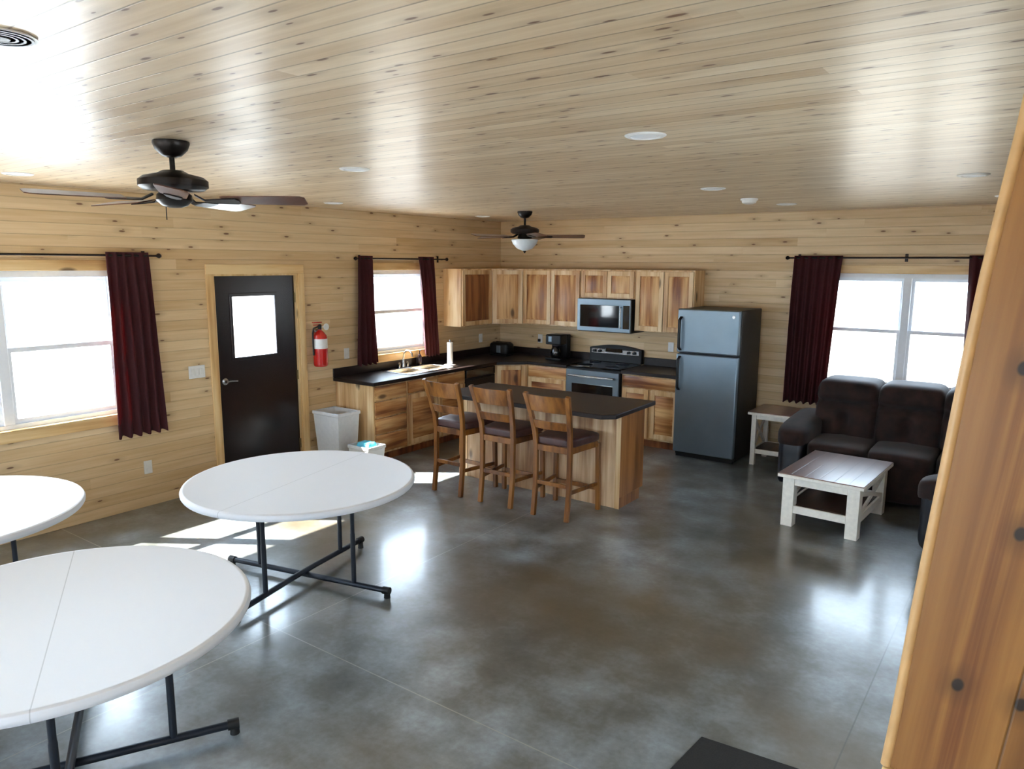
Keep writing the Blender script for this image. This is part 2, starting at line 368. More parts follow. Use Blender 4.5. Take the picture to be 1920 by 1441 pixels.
def window(n, axis, side, o4, units, meeting=True, pose=1):
    """axis 'x': the wall is a plane of constant x; side: +1 means the room is on the + side"""
    u0, u1, v0, v1 = o4; base = 0 if (axis == 'x' and side > 0) or (axis == 'y' and side < 0) else (XR if axis == 'x' else YF)
    f = side
    def bx(m, ua, ub, va, vb, d0, d1):
        if axis == 'x': m.box(base+f*d0, base+f*d1, ua, ub, va, vb)
        else: m.box(ua, ub, base+f*d0, base+f*d1, va, vb)
    um, vm = (u0+u1)/2, v0
    root = struct_root('window_%d' % n, (base, um, vm) if axis == 'x' else (um, base, vm))
    m = MB(); fw = .045; D0, D1 = -.13, -.03
    bx(m, u0, u1, v0, v0+fw, D0, D1); bx(m, u0, u1, v1-fw, v1, D0, D1); bx(m, u0, u0+fw, v0+fw, v1-fw, D0, D1); bx(m, u1-fw, u1, v0+fw, v1-fw, D0, D1)
    w = (u1-u0-fw*2-(units-1)*.075)/units
    for k in range(1, units):
        c = u0+fw+k*w+(k-1)*.075; bx(m, c, c+.075, v0+fw, v1-fw, D0, D1)
    m.build('window_frame', 'vinyl', root, bevel=.004)
    zm = (v0+v1)/2+.01
    for k in range(units):
        a = u0+fw+k*(w+.075); b = a+w
        for lo, hi, dd in ((v0+fw, zm+.018, -.065), (zm-.018, v1-fw, -.10)):
            m = MB(); s_ = .028
            bx(m, a, b, lo, lo+.036, dd-.015, dd+.015); bx(m, a, b, hi-.036, hi, dd-.015, dd+.015)
            bx(m, a, a+s_, lo+.036, hi-.036, dd-.015, dd+.015); bx(m, b-s_, b, lo+.036, hi-.036, dd-.015, dd+.015)
            sash = m.build('sash', 'vinyl', root, bevel=.003)
            m = MB(); bx(m, a+s_-.003, b-s_+.003, lo+.033, hi-.033, dd-.003, dd+.003); m.build('pane', 'glass', sash)
    # pine reveal and casing
    m = MB(); tw = .085
    mt = 'trimy' if axis == 'x' else 'trimx'
    bx(m, u0-tw, u1+tw, v1, v1+tw, .001, .02); bx(m, u0-tw, u1+tw, v0-tw, v0, .001, .02)
    m.build('casing', mt, root, bevel=.003)
    m = MB(); bx(m, u0-tw, u0, v0, v1, .001, .02); bx(m, u1, u1+tw, v0, v1, .001, .02)
    m.build('casing', 'trim', root, bevel=.003)
    m = MB(); bx(m, u0+.002, u1-.002, v0, v0+.012, -.03, .03); m.build('sill', mt, root, bevel=.003)
    return root
window(1, 'x', 1, WL, 2); window(2, 'x', 1, WS, 1); window(3, 'y', -1, WB, 2)
window(4, 'y', 1, WF1, 2); window(5, 'y', 1, WF2, 2); window(6, 'x', -1, WR, 2)

# entry door
dr = struct_root('door_1', (0, -4.06, 0))
y0, y1, zt = DR[0], DR[1], DR[3]
MB().box(-.15, .002, y0, y0+.018, 0, zt).box(-.15, .002, y1-.018, y1, 0, zt).box(-.15, .002, y0+.018, y1-.018, zt-.018, zt).box(-.095, -.076, y0+.018, y1-.018, zt-.035, zt-.017).box(-.095, -.076, y0+.017, y0+.035, .012, zt-.03).box(-.095, -.076, y1-.035, y1-.017, .012, zt-.03).build('door_jamb', 'trim', dr)
MB().box(.001, .022, y0-.075, y0, 0, zt).box(.001, .022, y1, y1+.075, 0, zt).build('casing', 'trim', dr, bevel=.003)
MB().box(.001, .022, y0-.075, y1+.075, zt, zt+.095).build('casing', 'trimy', dr, bevel=.003)
gy0, gy1, gz0, gz1 = -4.335, -3.845, 1.25, 1.855
slabm = slab('x', -.075, -.03, y0+.021, y1-.021, .012, zt-.019, [(gy0, gy1, gz0, gz1)])
dsl = slabm.build('door_slab', 'door', dr, bevel=.002)
MB().box(-.034, -.022, gy0-.03, gy1+.03, gz0-.03, gz0).box(-.034, -.022, gy0-.03, gy1+.03, gz1, gz1+.03).box(-.034, -.022, gy0-.03, gy0, gz0, gz1).box(-.034, -.022, gy1, gy1+.03, gz0, gz1).build('glass_frame', 'door', dsl, bevel=.004)
MB().box(-.056, -.05, gy0-.002, gy1+.002, gz0-.002, gz1+.002).build('pane', 'glass', dsl)
hd = MB().lathe([(.0, .0), (.033, 0), (.033, .008), (.015, .014), (.013, .05), (0, .05)], (-.03, -4.46, 1.03), 20, 'x').tube([(.012, -4.46, 1.03), (.018, -4.42, 1.032), (.016, -4.35, 1.027)], .009).build('door_handle', 'steel', dsl)
for z in (.25, 1.0, 1.82): MB().box(-.031, -.022, y1-.032, y1-.016, z-.05, z+.05).tube([(-.02, y1-.022, z-.05), (-.02, y1-.022, z+.05)], .007).build('hinge', 'hinge', dsl)
MB().box(-.15, -.02, y0+.018, y1-.018, 0, .011).build('threshold', 'steel', dr)

# pine boarded stair wall close to the camera on the right
edge = [(6.294, 1.412), (6.302, 1.50), (6.312, 1.64), (6.325, 1.80), (6.336, 1.93), (6.345, 2.04), (6.357, 2.17), (6.370, 2.28), (6.380, 2.36), (6.40, 2.55), (6.415, H)]
sw = MB()
n = len(edge)
A = [sw.bm.verts.new((x, -7.40, z)) for x, z in edge]; B = [sw.bm.verts.new((XR-.002, -7.40, z)) for x, z in edge]
A2 = [sw.bm.verts.new((x, -7.36, z)) for x, z in edge]; B2 = [sw.bm.verts.new((XR-.002, -7.36, z)) for x, z in edge]
for i in range(n-1):
    sw.bm.faces.new((A[i], B[i], B[i+1], A[i+1])); sw.bm.faces.new((A2[i], A2[i+1], B2[i+1], B2[i])); sw.bm.faces.new((A[i], A[i+1], A2[i+1], A2[i])); sw.bm.faces.new((B[i], B2[i], B2[i+1], B[i+1]))
sw.bm.faces.new((A[0], A2[0], B2[0], B[0])); sw.bm.faces.new((A[-1], B[-1], B2[-1], A2[-1]))
# sheared so that the boards follow the leaning edge: built in its own leaning frame
swo = sw.build('wall_stair', 'stairw')
struct(swo)
struct(MB().tube([(x-.002, -7.396, z) for x, z in edge], .0078, 14).build('trim_1', plain('pale_edge_trim', (196, 158, 108), .4, var=.04)))
struct(MB().box(6.288, XR-.002, -7.408, -7.352, 1.399, 1.411).build('trim_2', 'trimx', bevel=.003))
struct(MB().box(6.33, XR-.002, -7.39, -7.36, 0, 1.398).build('wall_stair_lower', plain('beige_paint', (150, 128, 104), .6)))

# ---------------------------------------------------------------- curtains and rods
def curtain(axis, off, a_top, b_top, a_bot, b_bot, zt, zb, folds, label, group, seed=0):
    rnd = random.Random(seed); ph = rnd.random()*6; nu, nv = folds*10, 22
    m = MB(); fr, bk = [], []
    for j in range(nv+1):
        t = j/nv; z = zt + (zb-zt)*t; amp = .010+.014*min(1, t*4); ra, rb = [], []
        aa = a_top+(a_bot-a_top)*t**.8; bb = b_top+(b_bot-b_top)*t**.8
        for i in range(nu+1):
            s = i/nu; u = aa + (bb-aa)*s
            w = amp*math.sin(2*PI*folds*s+ph+.35*math.sin(3*t+s*4)) + .006*math.sin(9*s+5*t)
            zz = z - (.012*math.sin(2*PI*folds*s+ph)*t)
            for lst, d in ((ra, 0), (rb, .004)):
                p = (off+w+d, u, zz) if axis == 'x' else (u, -(off+w+d), zz)
                lst.append(m.bm.verts.new(p))
        fr.append(ra); bk.append(rb)
    for L in (fr, bk):
        for j in range(nv):
            for i in range(nu): m.bm.faces.new((L[j][i], L[j][i+1], L[j+1][i+1], L[j+1][i]))
    for j in range(nv):
        for i in (0, nu): m.bm.faces.new((fr[j][i], fr[j+1][i], bk[j+1][i], bk[j][i]))
    for i in range(nu):
        for j in (0, nv): m.bm.faces.new((fr[j][i], fr[j][i+1], bk[j][i+1], bk[j][i]))
    uc = (a_bot+b_bot)/2
    return tag(m.build('curtain', 'curtain', None, (off, uc, zb) if axis == 'x' else (uc, -off, zb), angle=80), label, 'curtain', group)
def rod(axis, a, b, z, label, brk):
    P = (lambda u, d=.085: (d, u, z)) if axis == 'x' else (lambda u, d=.085: (u, -d, z))
    r = thing('curtain_rod', P((a+b)/2), label, 'curtain rod')
    MB().tube([P(a), P(b)], .009, 12).build('pole', 'rod', r)
    for u, s in ((a, -1), (b, 1)):
        MB().lathe([(0, -.004), (.010, 0), (.012, .008), (.02, .018), (.022, .03), (.014, .045), (0, .05)] if s > 0 else [(0, .004), (.010, 0), (.012, -.008), (.02, -.018), (.022, -.03), (.014, -.045), (0, -.05)], P(u), 14, 'y' if axis == 'x' else 'x').build('finial', 'rod', r)
    for u in brk:
        q = P(u); w = P(u, .002)
        if axis == 'x': MB().tube([w, (q[0], u, z-.006)], .006, 8).box(.001, .008, u-.014, u+.014, z-.04, z+.04).build('bracket', 'rod', r)
        else: MB().tube([w, (u, q[1], z-.006)], .006, 8).box(u-.014, u+.014, -.008, -.001, z-.04, z+.04).build('bracket', 'rod', r)
gC = 'burgundy curtain panels'
rod('x', -7.55, -5.13, 2.235, 'long dark curtain rod above the big window left of the door', (-7.4, -6.33, -5.2))
curtain('x', .085, -5.56, -5.20, -5.575, -5.145, 2.262, .69, 5, 'long burgundy curtain hanging between the big left window and the brown door', gC, 1)
rod('x', -2.80, -1.30, 2.232, 'short dark curtain rod above the small window over the sink', (-2.70, -1.36))
curtain('x', .085, -2.785, -2.565, -2.83, -2.52, 2.262, 1.02, 4, 'burgundy curtain on the extinguisher side of the sink window', gC, 2)
curtain('x', .085, -1.82, -1.54, -1.71, -1.47, 2.262, 1.02, 4, 'narrow burgundy curtain at the sink window on the upper cabinet side', gC, 3)
rod('y', 4.06, 6.42, 2.262, 'dark curtain rod over the window behind the sofa', (4.14, 5.2, 6.34))
curtain('y', .085, 4.11, 4.61, 4.085, 4.53, 2.285, .66, 6, 'wide burgundy curtain hanging between the refrigerator and the sofa window', gC, 4)
curtain('y', .085, 5.755, 6.33, 5.80, 6.33, 2.285, .66, 6, 'burgundy curtain at the far right of the sofa window, half behind the pine boards', gC, 6)

# ---------------------------------------------------------------- wall plates, extinguisher
def plate(name, axis, u, z, w, h, label, cat, holes, plug=False):
    D = (lambda a, b, c0, c1, d0, d1: (d0, d1, a, b, c0, c1)) if axis == 'x' else (lambda a, b, c0, c1, d0, d1: (a, b, -d1, -d0, c0, c1))
    r = thing(name, (0, u, z-h/2) if axis == 'x' else (u, 0, z-h/2), label, cat)
    MB().box(*D(u-w/2, u+w/2, z-h/2, z+h/2, .0005, .008)).build('cover_plate', 'white', r, bevel=.003)
    for k in range(holes):
        c = u + (k-(holes-1)/2)*.046
        if name == 'light_switch': MB().box(*D(c-.014, c+.014, z-.03, z+.03, .008, .013)).build('rocker', 'white', r, bevel=.002)
        else:
            for dz in (-.022, .022): MB().box(*D(c-.015, c+.015, z+dz-.014, z+dz+.014, .008, .011)).build('socket', 'white', r, bevel=.002)
    if plug: MB().box(*D(u-.018, u+.012, z-.042, z-.006, .011, .045)).build('plug', 'blackp', r, bevel=.004)
plate('light_switch', 'x', -4.768, 1.165, .165, .12, 'white three gang light switch beside the brown door', 'light switch', 3)
plate('wall_outlet', 'x', -5.297, .36, .075, .12, 'white outlet low on the pine wall between window and door', 'outlet', 1)
plate('wall_outlet', 'x', -2.93, 1.165, .075, .12, 'white outlet between the fire extinguisher and the sink window curtain', 'outlet', 1)
plate('wall_outlet', 'x', -.47, 1.15, .075, .12, 'outlet in the kitchen corner below the corner cabinet, above the toaster', 'outlet', 1)
plate('wall_outlet', 'y', .70, 1.15, .075, .12, 'outlet with a black plug left of the coffee maker', 'outlet', 1, True)
plate('wall_outlet', 'y', 2.66, 1.165, .075, .12, 'white outlet on the back wall between range and refrigerator', 'outlet', 1)
ex = thing('fire_extinguisher', (.085, -3.375, 1.075), 'red fire extinguisher hanging on the pine wall right of the door', 'fire extinguisher')
c = (.092, -3.375, 0)
MB().lathe([(0, 1.075), (.064, 1.075), (.074, 1.085), (.077, 1.10), (.077, 1.37), (.070, 1.41), (.040, 1.45), (.02, 1.465), (.02, 1.48), (0, 1.48)], c, 28).build('cylinder', 'red', ex)
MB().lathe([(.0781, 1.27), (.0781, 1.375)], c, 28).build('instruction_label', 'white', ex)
MB().lathe([(.0, 1.47), (.02, 1.47), (.022, 1.52), (.012, 1.53), (0, 1.53)], c, 16).build('valve', 'blackp', ex)
MB().box(.07, .10, -3.46, -3.345, 1.545, 1.555).box(.072, .098, -3.45, -3.36, 1.52, 1.528).build('handle', 'red', ex, bevel=.003)
MB().tube([(.085, -3.39, 1.505), (.09, -3.455, 1.49), (.09, -3.468, 1.44), (.09, -3.468, 1.30), (.09, -3.465, 1.20)], .009).build('hose', 'blackp', ex)
MB().lathe([(0, .0), (.036, 0), (.036, .006), (0, .006)], (.125, -3.315, 1.50), 20, 'x').tube([(.085, -3.36, 1.50), (.128, -3.325, 1.50)], .005).build('gauge_glare', 'white', ex)  # gauge enlarged into a white disc that paints in a glare spot
MB().box(.001, .012, -3.395, -3.355, 1.10, 1.47).box(.001, .05, -3.39, -3.36, 1.46, 1.472).build('bracket', 'steel', ex)

# ---------------------------------------------------------------- kitchen cabinets
class Fr:   # local frame of a cabinet front: o = lower-left point, u = along, n = outward normal
    def __init__(s, o, u, n): s.o, s.u, s.n = Vector(o), Vector(u).normalized(), Vector(n).normalized()
    def box(s, m, a0, a1, z0, z1, d0, d1):
        P = lambda a, d, z: s.o + s.u*a + s.n*d + Vector((0, 0, z))
        m.quadbox([P(a0, d0, z0), P(a1, d0, z0), P(a1, d1, z0), P(a0, d1, z0), P(a0, d0, z1), P(a1, d0, z1), P(a1, d1, z1), P(a0, d1, z1)])
def cdoor(fr, a0, a1, z0, z1, parent, pm='hick', name='door'):
    rail = .055; m = MB()
    fr.box(m, a0, a0+rail, z0, z1, .001, .021); fr.box(m, a1-rail, a1, z0, z1, .001, .021)
    fr.box(m, a0+rail, a1-rail, z0, z0+rail, .001, .021); fr.box(m, a0+rail, a1-rail, z1-rail, z1, .001, .021)
    d = m.build(name, 'hickf', parent, bevel=.003)
    m = MB(); fr.box(m, a0+rail-.002, a1-rail+.002, z0+rail-.002, z1-rail+.002, .001, .009)
    P = lambda a, d_, z: fr.o + fr.u*a + fr.n*d_ + Vector((0, 0, z))
    i0, i1 = rail+.006, rail+.03
    A = [(a0+i0, z0+i0), (a1-i0, z0+i0), (a1-i0, z1-i0), (a0+i0, z1-i0)]; B = [(a0+i1, z0+i1), (a1-i1, z0+i1), (a1-i1, z1-i1), (a0+i1, z1-i1)]
    m.quadbox([P(a, .009, z) for a, z in A] + [P(a, .019, z) for a, z in B])
    m.build('panel', pm, d)
    return d
def cdrawer(fr, a0, a1, z0, z1, parent, mat):
    m = MB(); P = lambda a, d_, z: fr.o + fr.u*a + fr.n*d_ + Vector((0, 0, z))
    fr.box(m, a0, a1, z0, z1, .001, .014); i = .018
    m.quadbox([P(a0, .014, z0), P(a1, .014, z0), P(a1, .014, z1), P(a0, .014, z1), P(a0+i, .022, z0+i), P(a1-i, .022, z0+i), P(a1-i, .022, z1-i), P(a0+i, .022, z1-i)])
    return m.build('drawer', mat, parent, bevel=.002)
BZ, BT = .10, .872
def base_cab(x0, x1, y0, y1, face, label, layout, name='base_cabinet'):
    r = thing(name, ((x0+x1)/2, (y0+y1)/2, 0), label, 'cabinet', 'hickory base cabinets')
    MB().box(x0+.001, x1-.001, y0+.001, y1-.001, BZ, BT).build('body', 'hickf', r, bevel=.002)
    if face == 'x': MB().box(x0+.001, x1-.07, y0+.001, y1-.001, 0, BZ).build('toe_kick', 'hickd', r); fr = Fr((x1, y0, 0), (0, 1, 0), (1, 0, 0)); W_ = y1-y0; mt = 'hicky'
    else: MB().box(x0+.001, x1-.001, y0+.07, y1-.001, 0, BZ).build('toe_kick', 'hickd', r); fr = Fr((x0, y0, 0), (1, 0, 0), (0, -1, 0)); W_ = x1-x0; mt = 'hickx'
    for kind, a0, a1, z0, z1 in layout:
        a0, a1 = a0*W_+.015, a1*W_-.015
        (cdoor if kind == 'door' else cdrawer)(fr, a0, a1, z0, z1, r, mt)
    return r
base_cab(.003, .61, -3.11, -2.60, 'x', 'four drawer hickory base cabinet at the free end beside the waste bin',
         [('dr', 0, 1, .70, .855), ('dr', 0, 1, .515, .685), ('dr', 0, 1, .33, .50), ('dr', 0, 1, .125, .315)])
base_cab(.003, .61, -2.595, -1.56, 'x', 'wide two door hickory base cabinet under the sink',
         [('dr', 0, .5, .72, .855), ('dr', .5, 1, .72, .855), ('door', 0, .5, .125, .705), ('door', .5, 1, .125, .705)], 'sink_base_cabinet')
# dishwasher
dw = thing('dishwasher', (.3, -1.24, 0), 'black dishwasher under the dark counter left of the kitchen corner', 'dishwasher')
MB().box(.02, .595, -1.545, -.945, .09, BT).build('body', 'blackp', dw)
MB().box(.596, .622, -1.54, -.95, .11, .76).build('door', 'blackp', dw, bevel=.006)
MB().box(.596, .626, -1.54, -.95, .764, .865).build('control_panel', 'blackg', dw, bevel=.005)
MB().tube([(.626, -1.47, .74), (.655, -1.46, .742), (.655, -1.03, .742), (.626, -1.02, .74)], .008).build('handle', 'blackp', dw)
MB().box(.1, .55, -1.53, -.96, 0, .085).build('toe_kick', 'blackp', dw)
# diagonal corner base
r = thing('corner_base_cabinet', (.4, -.4, 0), 'diagonal hickory base cabinet in the kitchen corner beside the dishwasher', 'cabinet')
poly = [(.003, -.003), (.003, -.935), (.60, -.935), (.91, -.62), (.91, -.003)]
MB().prism(poly, 'z', BZ, BT).build('body', 'hickf', r, bevel=.002)
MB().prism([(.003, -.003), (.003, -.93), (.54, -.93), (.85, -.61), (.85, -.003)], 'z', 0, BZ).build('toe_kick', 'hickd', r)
L_ = math.hypot(.31, .315); fr = Fr((.60, -.935, 0), (.31, .315, 0), (.315, -.31, 0)); cdoor(fr, .03, L_-.03, .125, .855, r)
base_cab(.912, 1.53, -.61, -.003, 'y', 'hickory base cabinet with one wide drawer, left of the range',
         [('dr', 0, 1, .72, .855), ('door', 0, 1, .125, .705)])
base_cab(2.305, 3.06, -.61, -.003, 'y', 'hickory base cabinet with one wide drawer, between range and refrigerator',
         [('dr', 0, 1, .72, .855), ('door', 0, .5, .125, .705), ('door', .5, 1, .125, .705)])
# worktops
sx0, sx1, sy0, sy1 = .13, .55, -2.46, -1.66
ct = thing('kitchen_countertop', (.3, -1.5, BT), 'dark brown laminate L-shaped countertop running from the sink to the range', 'countertop')
z0, z1 = BT+.001, .914
m = slab('z', z0, z1, .001, .65, -3.14, -.95, [(sx0, sx1, sy0, sy1)])
m.prism([(.001, -.95), (.65, -.95), (.94, -.65), (.94, -.001), (.001, -.001)], 'z', z0, z1)
m.box(.94, 1.533, -.65, -.001, z0, z1)
m.build('worktop', 'lam', ct, bevel=.006)
MB().box(.001, .02, -3.14, -.02, z1, 1.012).box(.001, 1.533, -.02, -.001, z1, 1.012).build('backsplash', 'lam', ct, bevel=.004)
c2 = thing('countertop', (2.68, -.3, BT), 'short dark brown countertop between the range and refrigerator', 'countertop')
MB().box(2.303, 3.075, -.65, -.001, z0, z1).build('worktop', 'lam', c2, bevel=.006)
MB().box(2.303, 3.075, -.02, -.001, z1, 1.012).build('backsplash', 'lam', c2, bevel=.004)
# sink, faucet
sk = thing('kitchen_sink', (.34, -2.06, .74), 'double bowl stainless sink under the small window', 'sink')
m = slab('z', .915, .920, .105, .575, -2.485, -1.635, [(.15, .53, -2.44, -2.08), (.15, .53, -2.04, -1.68)])
m.build('rim', 'steel', sk, bevel=.002)
for a, b in ((-2.44, -2.08), (-2.04, -1.68)):
    MB().box(.148, .15, a, b, .75, .917).box(.53, .532, a, b, .75, .917).box(.148, .532, a-.002, a, .75, .917).box(.148, .532, b, b+.002, .75, .917).box(.148, .532, a, b, .748, .75).lathe([(0, .7505), (.04, .7505), (.035, .753), (0, .752)], (.34, (a+b)/2, 0), 20).build('bowl', 'steel', sk)
fc = thing('faucet', (.075, -2.09, .915), 'chrome faucet behind the sink below the window', 'faucet')
MB().box(.05, .10, -2.18, -2.0, .915, .925).lathe([(.022, .925), (.018, .96), (.016, 1.02), (0, 1.03)], (.075, -2.09, 0), 16).build('base', 'steel', fc, bevel=.002)
MB().tube([(.075, -2.09, 1.01), (.09, -2.09, 1.09), (.13, -2.09, 1.13), (.18, -2.09, 1.13), (.22, -2.09, 1.10), (.23, -2.09, 1.06)], .011, 12).build('spout', 'steel', fc)
for y in (-2.16, -2.02): MB().lathe([(.016, .925), (.014, .95), (.02, .965), (.012, .985), (0, .987)], (.075, y, 0), 14).build('tap_handle', 'steel', fc)
sb = thing('soap_bottle', (.075, -1.80, .915), 'small dark pump soap bottle on the counter below the right sink curtain', 'bottle')
MB().lathe([(0, .915), (.028, .915), (.03, .925), (.03, 1.02), (.02, 1.045), (.012, 1.05), (.012, 1.06), (0, 1.06)], (.075, -1.80, 0), 18).build('body', 'bottle', sb)
MB().tube([(.075, -1.80, 1.06), (.075, -1.80, 1.10), (.10, -1.80, 1.103)], .006).build('pump', 'blackp', sb)
pt = thing('paper_towel_holder', (.36, -1.56, .915), 'thin white paper towel roll standing upright on the sunny counter right of the sink', 'paper towel holder')
px, py = .36, -1.545
MB().lathe([(0, .915), (.075, .915), (.075, .922), (.02, .926), (0, .926)], (px, py, 0), 24).build('base', 'white', pt)
MB().lathe([(.014, .93), (.036, .93), (.036, 1.20), (.014, 1.20)], (px, py, 0), 24).build('paper_roll', 'paper', pt)
MB().lathe([(.006, .926), (.006, 1.215), (.012, 1.22), (.012, 1.232), (0, 1.236)], (px, py, 0), 12).build('post', 'steel', pt)

UB, UT = 1.37, 2.115
def upper(poly, label, name='upper_cabinet', z0=UB, z1=UT, mat='hickf'):
    cx = sum(p[0] for p in poly)/len(poly); cy = sum(p[1] for p in poly)/len(poly)
    r = thing(name, (cx, cy, z0), label, 'cabinet', 'hickory wall cabinets')
    MB().prism(poly, 'z', z0, z1).build('body', mat, r, bevel=.002); return r
R_ = lambda x0, x1, y0, y1: [(x0, y0), (x1, y0), (x1, y1), (x0, y1)]
u1 = upper(R_(.003, .302, -1.255, -.615), 'hickory wall cabinet right of the sink window, its pale end facing the room')
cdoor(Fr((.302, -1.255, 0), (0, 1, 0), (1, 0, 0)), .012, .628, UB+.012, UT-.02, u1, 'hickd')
u2 = upper([(.003, -.003), (.003, -.612), (.305, -.612), (.612, -.305), (.612, -.003)], 'diagonal hickory wall cabinet in the kitchen corner with one door', 'corner_wall_cabinet')
L_ = math.hypot(.307, .307); cdoor(Fr((.305, -.612, 0), (1, 1, 0), (1, -1, 0)), .012, L_-.012, UB+.012, UT-.02, u2)
def two_door(x0, x1, label, z0=UB):
    r = upper(R_(x0, x1, -.305, -.003), label, z0=z0); w = x1-x0; fr = Fr((x0, -.305, 0), (1, 0, 0), (0, -1, 0))
    cdoor(fr, .012, w/2-.004, z0+.012, UT-.02, r); cdoor(fr, w/2+.004, w-.012, z0+.012, UT-.02, r); return r
two_door(.615, 1.522, 'two door hickory wall cabinet above the coffee maker')
two_door(1.525, 2.295, 'short two door hickory wall cabinet directly above the microwave', z0=1.755)
two_door(2.298, 3.06, 'two door hickory wall cabinet just left of and above the refrigerator')
# microwave
mw = thing('microwave', (1.91, -.2, 1.335), 'stainless over-the-range microwave with a black window', 'microwave')
MB().box(1.532, 2.288, -.375, -.003, 1.335, 1.752).build('body', 'blackp', mw, bevel=.004)
d = slab('y', -.405, -.376, 1.533, 2.287, 1.345, 1.750, [(1.575, 2.13, 1.40, 1.672)]).build('door', 'slate', mw, bevel=.004)
MB().box(1.57, 2.135, -.398, -.378, 1.395, 1.677).build('window', 'blackg', d)
MB().tube([(2.165, -.405, 1.66), (2.165, -.435, 1.65), (2.165, -.44, 1.53), (2.165, -.435, 1.41), (2.165, -.405, 1.40)], .009).build('handle', 'steel', mw)
MB().box(2.19, 2.275, -.409, -.404, 1.39, 1.68).build('control_panel', 'blackg', mw)
# range
rg = thing('kitchen_range', (1.92, -.33, 0), 'stainless electric range with black glass top and arched control panel', 'range')
MB().box(1.54, 2.297, -.64, -.006, .02, .900).build('body', 'blackp', rg, bevel=.004)
MB().box(1.537, 2.299, -.66, -.07, .901, .921).build('cooktop', 'blackg', rg, bevel=.005)
arch = [(1.54, .921), (2.297, .921), (2.297, 1.10)] + [(2.297-.757*k/12, 1.10+.045*math.sin(PI*k/12)) for k in range(1, 12)] + [(1.54, 1.10)]
bg = MB().prism(arch, 'y', -.075, -.006).build('control_panel', 'blackp', rg, bevel=.006)
MB().box(1.575, 1.78, -.081, -.075, 1.03, 1.085).box(2.03, 2.262, -.081, -.075, 1.03, 1.085).box(1.78, 2.03, -.081, -.075, 1.03, 1.05).build('panel_strip', 'steel', bg)
MB().box(1.79, 2.02, -.083, -.075, 1.055, 1.10).build('clock_display', 'blackg', bg)
for x in (1.62, 1.70, 2.12, 2.20): MB().lathe([(.0, -.112), (.017, -.11), (.02, -.083), (0, -.083)], (x, 0, 1.058), 16, 'y').build('knob', 'blackp', bg)
od = slab('y', -.672, -.642, 1.545, 2.292, .20, .875, [(1.63, 2.21, .34, .70)]).build('oven_door', 'slate', rg, bevel=.005)
MB().box(1.625, 2.215, -.668, -.65, .335, .705).build('oven_window', 'blackg', od)
MB().tube([(1.60, -.672, .80), (1.60, -.715, .805), (2.24, -.715, .805), (2.24, -.672, .80)], .013, 12).build('handle', 'steel', od)
MB().box(1.545, 2.292, -.668, -.642, .045, .19).build('drawer', 'slate', rg, bevel=.005)
for x, y, rr in ((1.72, -.23, .075), (2.11, -.23, .09), (1.72, -.5, .10), (2.11, -.5, .08)): MB().lathe([(rr-.004, .9215), (rr-.004, .9222), (rr, .9222), (rr, .9215)], (x, y, 0), 32).build('burner_ring', 'slate', rg)
# refrigerator
fx0, fx1, fy, fh = 3.09, 3.79, -.83, 1.70
rf = thing('refrigerator', (3.44, -.45, 0), 'dark slate top-freezer refrigerator standing right of the cabinets', 'refrigerator')
MB().box(fx0, fx1, -.755, -.10, .03, fh-.004).build('body', 'blackp', rf, bevel=.008)
fd = MB().box(fx0, fx1, fy, -.76, 1.215, fh).build('freezer_door', 'slate', rf, bevel=.014, seg=3)
ld = MB().box(fx0, fx1, fy, -.76, .075, 1.20).build('refrigerator_door', 'slate', rf, bevel=.014, seg=3)
MB().bar([(fx0+.045, fy-.002, 1.24), (fx0+.045, fy-.05, 1.27), (fx0+.045, fy-.055, 1.42), (fx0+.045, fy-.05, 1.58), (fx0+.045, fy-.002, 1.61)], .03, .016, (1, 0, 0)).build('handle', 'blackp', fd, bevel=.004)
MB().bar([(fx0+.045, fy-.002, 1.17), (fx0+.045, fy-.05, 1.14), (fx0+.045, fy-.055, .98), (fx0+.045, fy-.05, .82), (fx0+.045, fy-.002, .79)], .03, .016, (1, 0, 0)).build('handle', 'blackp', ld, bevel=.004)
MB().lathe([(0, -.004), (.017, -.004), (.019, 0), (0, 0)], (fx1-.065, fy, 1.63), 20, 'y').build('badge', 'steel', fd)
MB().box(fx0+.02, fx1-.02, -.78, -.70, .015, .072).build('kick_grille', 'blackp', rf)
MB().box(fx0+.08, fx0+.13, -.72, -.67, 0, .03).box(fx1-.13, fx1-.08, -.72, -.67, 0, .03).box(fx0+.08, fx0+.13, -.2, -.15, 0, .03).box(fx1-.13, fx1-.08, -.2, -.15, 0, .03).build('feet', 'blackp', rf)
# coffee maker and toaster
cm = thing('coffee_maker', (1.13, -.24, .915), 'tall black coffee maker on the back counter left of the range', 'coffee maker')
MB().box(1.02, 1.26, -.36, -.12, .915, .945).build('base', 'blackp', cm, bevel=.006)
MB().box(1.02, 1.26, -.20, -.10, .945, 1.25).build('water_tank', 'blackp', cm, bevel=.01)
MB().box(1.02, 1.26, -.36, -.20, 1.12, 1.255).build('brew_head', 'blackp', cm, bevel=.015)
MB().lathe([(0, .948), (.06, .948), (.072, .98), (.068, 1.05), (.045, 1.09), (.05, 1.10), (0, 1.10)], (1.14, -.285, 0), 24).build('carafe', 'blackg', cm)
MB().box(1.07, 1.12, -.364, -.36, 1.16, 1.23).build('control_panel', 'slate', cm)
to = thing('toaster', (.26, -.33, .915), 'dark two slot toaster in the kitchen corner', 'toaster')
TX, TY = .27, -.33
MB().puff(TX-.16, TX+.16, TY-.10, TY+.10, .922, 1.10, 5, 8).build('body', 'blackp', to)
MB().box(TX-.02, TX+.05, TY-.104, TY-.096, .96, 1.06).build('front_plate', 'slate', to, bevel=.003)
